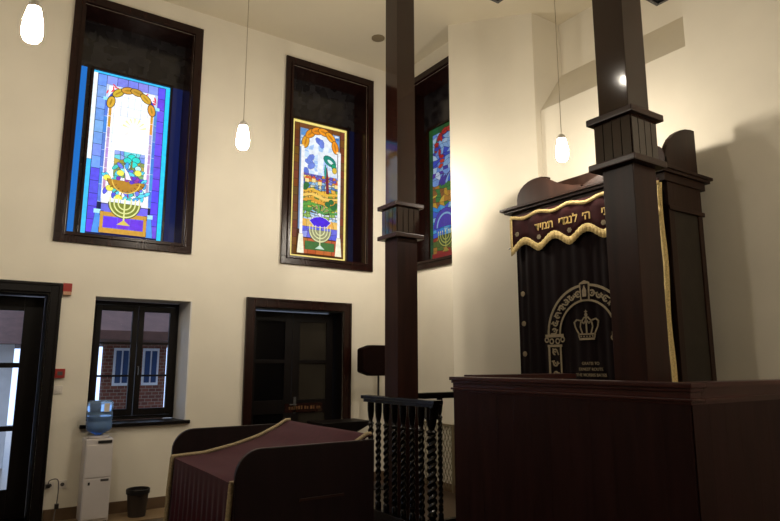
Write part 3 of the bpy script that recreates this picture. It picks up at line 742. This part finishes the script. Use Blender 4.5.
# side crests: quarter arches rising toward the wall
for sx in (-1, 1):
    prof = [(0.0, 3.435), (0.0, 3.53), (.015, 3.59), (.05, 3.66), (.11, 3.735), (.19, 3.80), (.28, 3.85), (.38, 3.885), (.48, 3.90), (.54, 3.90), (.54, 3.435)]
    mb = MB(); xx = -AW - .0 if sx < 0 else AW - .045
    mb.prism(prof, 'x', xx, xx + .045); mb.build('crest_board', 'ark', ark)
mb = MB(); mb.box(-AW + .045, AW - .045, .50, .54, 3.435, 3.80, bev=.004); mb.build('back_crest', 'ark', ark)
for sx in (-1, 1):                      # scrolled crest on the front
    pr = [(.93, 3.435), (.93, 3.54), (.915, 3.60), (.87, 3.655), (.80, 3.70), (.70, 3.725), (.60, 3.725), (.50, 3.70), (.42, 3.66), (.34, 3.61), (.25, 3.57), (.14, 3.53), (.02, 3.50), (.02, 3.435)]
    mb = MB(); mb.prism([(sx * a, b) for a, b in pr], 'y', -.005, .03); mb.build('crest_scroll', 'ark', ark)
# curtain
def cur(u, v):
    x = -.90 + 1.80 * u; z = .32 + 2.95 * v
    return (x, -.075 + .006 * math.sin(u * 2 * PI * 15 + 1.5 * math.sin(u * 9)) + .008 * math.sin(u * 2 * PI * 5.3 + 1), z)
mb = MB(); mb.sheet(cur, 220, 4); cu_o = mb.build('curtain', 'curtain', ark, smooth=True, solid=.006)
def wavy(x0, x1, zf, th, name, m, parent, y=-.125, n=120, dy=.004, k=1):
    mb = MB(); mb.sheet(lambda u, v: (x0 + (x1 - x0) * u, y + dy * math.sin(u * 2 * PI * 46), zf(u) + th * (v - .5)), n, 2)
    return mb.build(name, m, parent, smooth=True, solid=.006)
PW = 4.45
def low(u): return 2.925 + .045 * abs(math.sin(u * PI * PW)) ** 1.0 - .02
def val(u, v):
    return (-.925 + 1.85 * u, -.118 + .004 * math.sin(u * 2 * PI * 9), low(u) * (1 - v) + 3.315 * v)
def low(u): return 2.905 + .10 * (0.5 - 0.5 * math.cos(u * 2 * PI * PW)) ** .8
mb = MB(); mb.sheet(val, 160, 3); va = mb.build('valance', 'velvetD', ark, smooth=True, solid=.008)
wavy(-.93, .93, low, .085, 'fringe', 'fringe', va, y=-.128, n=300)
wavy(-.93, .93, lambda u: 3.285 + .018 * math.cos(u * 2 * PI * PW), .04, 'gold_braid', 'fringe', va, y=-.126, dy=0)
mb = MB(); mb.box(-.935, -.905, -.130, -.122, 2.93, 3.29); mb.build('gold_braid', 'fringe', va)
# edging down the right-hand side of the curtain
mb = MB(); mb.sheet(lambda u, v: (.893 + .048 * u + .008 * math.sin(v * 19), -.105 - .02 * math.sin(u * PI), .35 + 2.92 * v + 0), 4, 60); mb.build('edge_braid', 'fringe', cu_o, smooth=True, solid=.008)
for t, x in (('תמיד', -.43), ('לנגדי', -.11), ('ה׳', .125), ('שויתי', .43)):
    text_part('hebrew_lettering', t, .125, 'gold', va, (x, -.128, 3.125), heb=True)
for x, z in ((-.83, 3.10), (-.51, 3.015), (-.095, 3.015), (.32, 3.015), (.73, 3.015)):
    mb = MB()
    for k in range(6):
        a = k * PI / 3; mb.lathe([(.011, -.004), (.011, .004)], .017 * math.cos(a), .017 * math.sin(a), 8)
    mb.lathe([(.01, -.005), (.01, .005)], 0, 0, 8)
    r_ = mb.build('embroidered_rosette', 'embro', va); r_.location = (x, -.126, z); r_.rotation_euler = (PI / 2, 0, 0)
# embroidery
yE = -.097
def flat_ring(mb, cx, cz, r0, r1, a0, a1, n=28, y=yE):
    for i in range(n):
        a = a0 + (a1 - a0) * i / n; b = a0 + (a1 - a0) * (i + 1) / n
        mb.prism([(cx + r0 * math.cos(a), cz + r0 * math.sin(a)), (cx + r1 * math.cos(a), cz + r1 * math.sin(a)), (cx + r1 * math.cos(b), cz + r1 * math.sin(b)), (cx + r0 * math.cos(b), cz + r0 * math.sin(b))], 'y', y - .002, y + .002)
def band(mb, pts, w):
    for p, q in zip(pts, pts[1:]):
        d = Vector((q[0] - p[0], q[1] - p[1])).normalized(); nx, nz = -d.y * w / 2, d.x * w / 2; e = d * w * .3
        mb.prism([(p[0] + nx - e.x, p[1] + nz - e.y), (p[0] - nx - e.x, p[1] - nz - e.y), (q[0] - nx + e.x, q[1] - nz + e.y), (q[0] + nx + e.x, q[1] + nz + e.y)], 'y', yE - .003, yE + .003)
AC = .03; AZ = 1.945
mb = MB()
flat_ring(mb, AC, AZ, .475, .50, 0, PI); flat_ring(mb, AC, AZ, .325, .345, 0, PI)
for s in (-1, 1):
    for d0, d1_ in ((.325, .345), (.475, .50)):
        lo, hi = sorted((AC + s * d0, AC + s * d1_)); mb.box(lo, hi, yE - .002, yE + .002, .75, AZ - .10)
    # capital
    a = AC + s * .41
    mb.box(a - .12, a + .12, yE - .003, yE + .003, AZ - .02, AZ + .012); mb.box(a - .095, a + .095, yE - .003, yE + .003, AZ - .12, AZ - .095)
    for q in (-1, 1):
        flat_ring(mb, a + q * .105, AZ - .045, .016, .030, 0, 2 * PI, 12)
        flat_ring(mb, a + q * .04, AZ - .06, .018, .032, 0, 2 * PI, 10)
mb.build('arch_embroidery', 'embro', cu_o)
# scroll work inside the band
def motif(cx, cz, a, fl):
    mb = MB()
    flat_ring(mb, cx, cz, .020, .036, a, a + PI * 1.5, 10)
    flat_ring(mb, cx, cz, 0, .011, 0, 2 * PI, 6)
    band(mb, [(cx + .028 * math.cos(a), cz + .028 * math.sin(a)), (cx + .05 * math.cos(a + .6 * fl), cz + .05 * math.sin(a + .6 * fl))], .013)
    band(mb, [(cx - .02 * math.cos(a), cz - .02 * math.sin(a)), (cx - .045 * math.cos(a + .9 * fl), cz - .045 * math.sin(a + .9 * fl))], .011)
    mb.build('scroll_motif', 'embro', cu_o)
for k in range(15):
    a = PI * (k + .5) / 15
    if k == 7: continue
    motif(AC + .41 * math.cos(a), AZ + .41 * math.sin(a), a * 3 + k, 1 if k % 2 else -1)
for s_ in (-1, 1):
    for k in range(9): motif(AC + s_ * .41, AZ - .17 - k * .115, k * 2.2, 1 if k % 2 else -1)
mb = MB(); z = AZ + .41
mb.prism([(AC - .055, z - .085), (AC + .055, z - .085), (AC + .062, z + .10), (AC, z + .125), (AC - .062, z + .10)], 'y', yE - .003, yE + .001)
k_o = mb.build('keystone', 'embro', cu_o)
mb = MB(); mb.prism([(AC - .038, z - .068), (AC + .038, z - .068), (AC + .045, z + .088), (AC - .045, z + .088)], 'y', yE - .005, yE - .0035); mb.build('keystone_field', 'curtain', cu_o)
mb = MB(); mb.prism([(AC - .022, z - .04), (AC + .022, z - .04), (AC + .026, z + .02), (AC, z + .075), (AC - .026, z + .02)], 'y', yE - .009, yE - .006); mb.build('keystone_flame', 'embro', cu_o)
# crown
mb = MB(); cx, cz = AC - .0, 1.885
mb.box(cx - .09, cx + .09, yE - .003, yE + .003, cz, cz + .022); mb.box(cx - .10, cx + .10, yE - .003, yE + .003, cz + .05, cz + .066)
band(mb, [(cx - .09, cz + .02), (cx - .10, cz + .055)], .012); band(mb, [(cx + .09, cz + .02), (cx + .10, cz + .055)], .012)
for s in (-1, 1):
    band(mb, [(cx + s * .095, cz + .06), (cx + s * .135, cz + .13), (cx + s * .145, cz + .18), (cx + s * .115, cz + .205), (cx + s * .075, cz + .195), (cx + s * .03, cz + .165), (cx, cz + .20)], .014)
    band(mb, [(cx + s * .05, cz + .06), (cx + s * .075, cz + .13), (cx + s * .065, cz + .18), (cx + s * .02, cz + .225)], .013)
band(mb, [(cx, cz + .06), (cx, cz + .235)], .016)
flat_ring(mb, cx, cz + .25, 0, .018, 0, 2 * PI, 8); band(mb, [(cx, cz + .26), (cx, cz + .295)], .008); band(mb, [(cx - .014, cz + .28), (cx + .014, cz + .28)], .008)
for k in range(5): flat_ring(mb, cx - .07 + k * .035, cz + .036, 0, .008, 0, 2 * PI, 6)
mb.build('crown_embroidery', 'embro', cu_o)
for i, t in enumerate(('GRATIS TO', 'ERNEST ROUTE', 'THE MORRIS BATES')):
    text_part('embroidered_lettering', t, .041, 'embro', cu_o, (AC + .025, yE, 1.655 - i * .056), depth=.0015)
for z in (2.42, 2.09, 1.76, 1.43, 1.1, .77):
    mb = MB(); mb.lathe([(.004, 0), (.029, 0), (.029, .006), (.004, .008)], 0, 0, 12); o = mb.build('curtain_rosette', 'embro', cu_o)
    o.location = (-.80, -.098, z); o.rotation_euler = (PI / 2, 0, 0)
mb = MB(); mb.tube([(-1.03, -.06, 2.97), (.9, -.06, 2.97)], .009); mb.build('curtain_rod', 'blackp', ark)

# ------------------------------------------------------------------ cloth covered reading desk
dk = empty('reading_desk', (1.36, 3.65, 0)); tag(dk, 'dark wooden reading desk with two tall rounded side panels', 'desk')
def side_prof():
    p = [(0.02, 0), (.98, 0), (.98, 1.14)]
    cx, cz, r = .16, .98, .16
    for k in range(9):
        a = PI / 2 + PI / 2 * k / 8; p.append((cx + r * math.cos(a) * 1.0, cz + r * math.sin(a)))
    p[-1] = (0.0, .98); p.append((0.0, .9)); p[0] = (0, 0)
    return p
for y in (0, 1.40):
    mb = MB(); mb.prism(side_prof(), 'y', y, y + .035); mb.build('side_panel', 'desk', dk, bevel=.005)
mb = MB(); mb.box(.045, .065, .036, 1.40, .05, .899); mb.build('front_board', 'desk', dk)
mb = MB(); mb.prism([(.03, .90), (.03, .925), (.25, .925), (.60, .99), (.96, 1.13), (.96, 1.10), (.6, .955), (.25, .90)], 'y', .035, 1.40); mb.build('sloping_top', 'desk', dk)
mb = MB(); mb.box(.42, .74, -.012, 0, .80, .815, bev=.003); mb.build('book_ledge', 'woodx', dk)
cl = empty('desk_cloth', (1.36, 3.65, 0)); tag(cl, 'maroon velvet cloth with pale fringe draped over the reading desk', 'cloth')
def topz(t):
    k = [(0, .93), (.25, .94), (.5, .985), (.72, 1.045), (.88, 1.115), (.97, 1.165), (1.0, 1.16)]
    for (a, za), (b, zb) in zip(k, k[1:]):
        if a <= t <= b: s = (t - a) / (b - a); return za + (zb - za) * s
    return k[-1][1]
def cloth(u, v):
    # u runs up the front drop and over the top, v across (Y)
    y = .04 + 1.355 * v
    fold = math.sin(v * 2 * PI * 13)
    if u < .4:
        t = u / .4; z = .36 + (.93 - .36) * t
        return (.01 - (1 - t) * (.014 + .014 * fold) , y, z)
    t = (u - .4) / .6
    return (.01 + t * .985 , y, topz(t) + .003 * math.sin(t * 20 + v * 5))
mb = MB(); mb.sheet(cloth, 60, 156); mb.build('cloth_body', 'velvet', cl, smooth=True, solid=.006)
def tubepath(ts, y):
    return [(-.015 + t * 1.0, y, topz(t) + .012) for t in ts]
ts = [k / 24 for k in range(25)]
for y in (.055, 1.375):
    mb = MB(); mb.tube(tubepath(ts, y), .014, 8); mb.tube([(-.005, y, .935), (-.02, y, .7), (-.03, y, .37)], .018, 8); mb.build('fringe', 'fringeP', cl, smooth=True)
mb = MB(); mb.sheet(lambda u, v: (-.012 - .012 * math.sin(v * 2 * PI * 13) - .02 * (1 - u), .042 + 1.35 * v, .25 + .13 * u), 3, 156); mb.build('fringe', 'fringeP', cl, smooth=True, solid=.01)

# pedestal book stand behind the desk
tb = empty('book_stand', (3.95, 6.9, 0)); tag(tb, 'dark pedestal book stand with a wedge shaped top behind the reading desk', 'book stand')
mb = MB(); mb.prism([(-.40, .70), (-.30, .66), (-.05, .76), (.29, .915), (.29, .945), (-.40, .945)], 'y', -.22, .22); mb.build('wedge_top', 'framedark', tb, bevel=.004)
mb = MB(); mb.lathe([(.03, .03), (.03, .72)], -.2, 0, 14); mb.build('pedestal', 'framedark', tb)
mb = MB(); mb.box(-.42, .02, -.2, .2, 0, .035, bev=.006); mb.build('base', 'framedark', tb)

# covered speaker on a stand
sp = empty('covered_speaker', (4.69, 7.22, 0)); tag(sp, 'eight sided brown cloth covered speaker on a thin stand beside the double door', 'speaker')
mb = MB(); w, h, c = .30, .21, .17
mb.prism([(-w, -h + .05), (-w + c * .9, -h), (w - c * .9, -h), (w, -h + .05), (w, h - .05), (w - c * .9, h), (-w + c * .9, h), (-w, h - .05)], 'y', -.09, .09)
o = mb.build('speaker_body', 'speaker', sp, bevel=.02); o.location = (0, 0, 1.70)
mb = MB(); mb.lathe([(.014, .04), (.014, 1.5)], 0, 0, 10); mb.build('pole', 'blackp', sp)
mb = MB(); mb.lathe([(.15, 0), (.15, .015), (.03, .04)], 0, 0, 24); mb.build('base', 'blackp', sp)

# ------------------------------------------------------------------ water dispenser
wd = empty('water_dispenser', (1.205, 7.45, 0)); tag(wd, 'white floor standing water dispenser below the low window', 'water dispenser')
mb = MB(); mb.box(-.135, .135, -.14, .14, .02, .86, bev=.012); mb.build('body', 'dispenser', wd)
mb = MB(); mb.box(-.125, .125, -.15, -.138, .05, .455, bev=.004); dd = mb.build('lower_door', 'dispenser', wd)
mb = MB(); mb.box(.03, .11, -.156, -.15, .425, .45, bev=.003); mb.build('door_handle', 'grey', dd)
mb = MB(); mb.box(-.125, .125, -.15, -.138, .47, .80, bev=.004); du = mb.build('upper_door', 'dispenser', wd)
mb = MB(); mb.box(-.02, .12, -.152, -.145, .815, .845, bev=.003); mb.build('control_strip', 'blackp', wd)
mb = MB(); mb.box(-.09, -.07, -.154, -.15, .395, .425); mb.build('sticker', 'blackp', dd)
mb = MB(); mb.lathe([(.10, .86), (.11, .87), (.11, .885), (.05, .89)], 0, 0, 24); mb.build('bottle_collar', 'dispenser', wd)
for x in (-.11, .11):
    for y in (-.11, .11): mb = MB(); mb.lathe([(.018, 0), (.018, .021)], x, y, 10); mb.build('foot', 'blackp', wd)
bo = empty('water_bottle', (1.205, 7.45, .89)); tag(bo, 'blue transparent bottle of water standing upside down on the dispenser', 'bottle')
prof = [(.03, .002), (.06, .02), (.115, .05), (.13, .075), (.13, .135), (.123, .145), (.123, .155), (.13, .165), (.13, .235), (.123, .245), (.123, .255), (.13, .265), (.13, .345), (.11, .365), (.02, .368)]
mb = MB(); mb.lathe(prof, 0, 0, 32); mb.build('bottle_body', 'water', bo, smooth=True)
M['waterin'] = mat('water_inside', rgb(90, 140, 200), 0.05, trans=0.5, ior=1.15)
mb = MB(); mb.lathe([(.025, .006), (.056, .025), (.109, .054), (.122, .08), (.122, .13), (.116, .15), (.122, .17), (.122, .20)], 0, 0, 32); mb.build('water_fill', 'waterin', bo, smooth=True)
tagl = MB(); tagl.box(-.03, .03, -.003, .003, 0, .09, bev=.003); sk = tagl.build('bottle_label', 'white', bo); sk.location = (.045, -.128, .25); sk.rotation_euler = (0, 0, .35)

# waste bin
bn = empty('waste_bin', (1.645, 7.40, .006)); tag(bn, 'small dark tapered waste bin on the floor under the low window', 'waste bin')
mb = MB(); mb.lathe([(.002, .004), (.084, .004), (.086, .0), (.090, .0), (.112, .25), (.115, .255), (.108, .255), (.084, .012), (.002, .012)], 0, 0, 28, cap=False); mb.build('bin_body', 'binp', bn, smooth=True)
mb = MB(); mb.lathe([(.113, .235), (.124, .24), (.126, .285), (.120, .29), (.112, .285), (.110, .24)], 0, 0, 28, cap=False); mb.build('bin_rim', 'blackp', bn, smooth=True)

# ------------------------------------------------------------------ wall fittings
fa = empty('wall_mounted_fire_alarm', (.80, Y1, 2.41)); tag(fa, 'red fire alarm sounder high beside the entrance door frame', 'fire alarm')
mb = MB(); mb.box(-.045, .045, -.045, 0, .035, .135, bev=.006); mb.build('housing', 'red', fa)
mb = MB(); mb.box(-.042, .042, -.05, 0, 0, .04, bev=.005); mb.build('strobe_lens', 'lens', fa)
fc = empty('wall_mounted_call_point', (.80, Y1, 1.50)); tag(fc, 'small red fire call point above the white wall switch', 'call point')
mb = MB(); mb.box(-.05, .05, -.035, 0, 0, .10, bev=.006); mb.build('housing', 'red', fc)
mb = MB(); mb.box(-.025, .025, -.039, -.034, .03, .07); mb.build('break_plate', 'grey', fc)
sw = empty('wall_switch', (.80, Y1, 1.33)); tag(sw, 'white wall switch directly under the red call point', 'switch')
mb = MB(); mb.box(-.043, .043, -.01, 0, 0, .086, bev=.003); mb.build('plate', 'white', sw)
mb = MB(); mb.box(-.022, .022, -.014, -.009, .02, .066, bev=.002); mb.build('rocker', 'white', sw)
for x, lab in ((.80, 'white wall socket beside the entrance door with a cable plugged in'), (.92, 'white wall socket nearer the water dispenser')):
    so = empty('wall_socket', (x, Y1, .33)); tag(so, lab, 'socket', 'low wall sockets')
    mb = MB(); mb.box(-.043, .043, -.01, 0, 0, .086, bev=.003); mb.build('plate', 'white', so)
    mb = MB(); mb.lathe([(.004, 0), (.02, 0), (.02, .003), (.004, .003)], 0, 0, 14); q = mb.build('socket_insert', 'grey', so); q.location = (0, -.011, .043); q.rotation_euler = (PI / 2, 0, 0)
cb = empty('power_cable', (.8, Y1 - .05, 0)); tag(cb, 'dark power cable hanging in a loop from the wall socket', 'cable')
def spline(ps, n=8):
    out = []
    P = [Vector(ps[0])] + [Vector(p) for p in ps] + [Vector(ps[-1])]
    for i in range(1, len(P) - 2):
        for k in range(n):
            t = k / n; a, b, c, d = P[i - 1], P[i], P[i + 1], P[i + 2]
            out.append(0.5 * ((2 * b) + (c - a) * t + (2 * a - 5 * b + 4 * c - d) * t * t + (3 * b - 3 * c + d - a) * t ** 3))
    out.append(P[-2]); return out
mb = MB(); mb.tube(spline([(-.02, 0, .37), (-.01, -.01, .43), (.06, -.02, .44), (.08, -.02, .36), (.075, -.02, .2), (.06, -.05, .01), (.15, -.12, .008), (.25, -.10, .008), (.2, -.2, .008), (.05, -.16, .012)]), .0055, 6); mb.build('cord', 'cable', cb, smooth=True)
mb = MB(); mb.box(-.04, 0, -.01, .038, .355, .39, bev=.004); mb.build('plug', 'blackp', cb)
mb = MB(); mb.box(.055, .095, -.04, 0, .14, .19, bev=.004); mb.build('inline_adapter', 'blackp', cb)
cs = empty('ceiling_speaker', (4.44, 6.87, CZ)); tag(cs, 'small round tan speaker flush on the ceiling beside the column', 'ceiling speaker')
mb = MB(); mb.lathe([(.002, -.022), (.075, -.022), (.095, -.012), (.095, 0)], 0, 0, 28, cap=False); mb.build('grille', 'tin', cs, smooth=True)

# ------------------------------------------------------------------ square dark lanterns, only their lowest corner shows
def lantern(x, y, z, label):
    t = empty('square_lantern', (x, y, z)); tag(t, label, 'lamp', 'square dark lanterns')
    mb = MB(); w = .22
    mb.box(-w, w, -w, -w + .03, 0, .05); mb.box(-w, w, w - .03, w, 0, .05); mb.box(-w, -w + .03, -w + .03, w - .03, 0, .05); mb.box(w - .03, w, -w + .03, w - .03, 0, .05)
    for sx in (-1, 1):
        for sy in (-1, 1): mb.box(sx * w - .012 * (sx + 1), sx * w - .012 * (sx - 1), sy * w - .012 * (sy + 1), sy * w - .012 * (sy - 1), .05, .42)
    mb.box(-w, w, -w, w, .42, .45, bev=.004); mb.build('lantern_frame', 'blackp', t)
    mb = MB(); mb.box(-w + .03, w - .03, -w + .03, w - .03, .02, .024); mb.build('lower_glass', 'grey', t)
    mb = MB(); mb.lathe([(.008, .45), (.008, CZ - z)], 0, 0, 8); mb.build('suspension_rod', 'blackp', t)
lantern(3.67 - .22, 3.66 - .22, 4.9, 'square dark hanging lantern nearer the column by the railing')
lantern(4.91 - .22, 2.87 - .22, 4.9, 'square dark hanging lantern above the ark, nearer the right wall')

# ------------------------------------------------------------------ pendant bulbs
def make_pendant():
    # local origin = bulb centre; the cord is long enough for the lowest lamp and runs up into the ceiling rose
    t = empty('pendant_bulb', (0, 0, 0))
    k = 1.25
    mb = MB(); mb.lathe([(r * k, z * 1.22) for r, z in [(.012, -.10), (.034, -.094), (.047, -.07), (.050, -.035), (.046, .02), (.038, .06), (.033, .085), (.030, .095)]], 0, 0, 20); mb.build('bulb', 'bulb', t, smooth=True)
    mb = MB(); mb.lathe([(.037, .114), (.037, .15), (.022, .165), (.006, .17)], 0, 0, 16); mb.build('lamp_holder', 'white', t, smooth=True)
    return t
def hang(t, z):
    mb = MB(); mb.lathe([(.0035, .165), (.0035, CZ - z)], 0, 0, 6); mb.build('cord', 'palecord', t)
    mb = MB(); mb.lathe([(.05, CZ - z - .03), (.05, CZ - z)], 0, 0, 20); mb.build('ceiling_rose', 'white', t)
p0 = make_pendant()
G = 'pendant bulbs on long cords'
spots = [((.116, 4.32, 3.83), 'lit bare pendant bulb hanging in front of the wall above the entrance door'),
         ((1.975, 5.48, 3.83), 'lit bare pendant bulb hanging between the blue window and gold bordered window'),
         ((4.83, 3.97, 3.83), 'lit bare pendant bulb hanging in front of the ark beside the capital'),
         ((4.36, 6.12, 3.83), 'lit bare pendant bulb hidden behind the column near the pier'),
         ((4.4, -0.5, 3.83), 'lit bare pendant bulb beyond the right edge of the view, near the panelled enclosure'),
         ((4.3, -2.4, 3.6), 'added fill bulb beyond the right edge of the view, close to the back wall')]  # unseen bulb added as fill for the right side of the enclosure
lamps = []
for i, (p, lab) in enumerate(spots):
    t = p0 if i == 0 else copy_tree(p0)
    t.location = p; lamps.append((t, p[2]))
    tag(t, lab, 'pendant lamp', G)

for t, z in lamps: hang(t, z)
dl = empty('ceiling_downlight', (-1.8, 5.62, CZ)); tag(dl, 'round lit ceiling downlight above the entrance, outside the photographed view', 'ceiling lamp')
mb = MB(); mb.lathe([(.11, -.012), (.13, -.012), (.13, 0), (.11, 0)], 0, 0, 24, cap=False); mb.build('trim_ring', 'white', dl)
mb = MB(); mb.lathe([(.004, -.012), (.108, -.012), (.108, -.005), (.004, -.005)], 0, 0, 24); mb.build('lit_disc', bulb_mat(200), dl)

# ------------------------------------------------------------------ sky and sun light outside
w = bpy.data.worlds.new('world'); sc.world = w; w.use_nodes = True
bg = w.node_tree.nodes['Background']; bg.inputs['Color'].default_value = (0.55, 0.70, 1.0, 1); bg.inputs['Strength'].default_value = 2.1

# ------------------------------------------------------------------ camera
cd = bpy.data.cameras.new('camera'); cam = bpy.data.objects.new('camera', cd); COL.objects.link(cam)
cd.sensor_width = 36; cd.lens = 36 * 607.9 / 780; cd.clip_start = .05
cam.location = (0, 0, 1.65)
# heading 55.92 deg from the +X-running wall normal frame
yaw = math.radians(55.92); pit = math.radians(9.67)
fwd = Vector((math.cos(yaw) * math.cos(pit), math.sin(yaw) * math.cos(pit), math.sin(pit)))
cam.rotation_euler = fwd.to_track_quat('-Z', 'Y').to_euler()
sc.camera = cam
sc.view_settings.view_transform = 'Standard'; sc.view_settings.look = 'None'
sc.view_settings.exposure = 0.0; sc.view_settings.gamma = 1; sc.view_settings.use_curve_mapping = False
sc.cycles.max_bounces = 10; sc.cycles.diffuse_bounces = 5; sc.cycles.glossy_bounces = 4; sc.cycles.transmission_bounces = 8
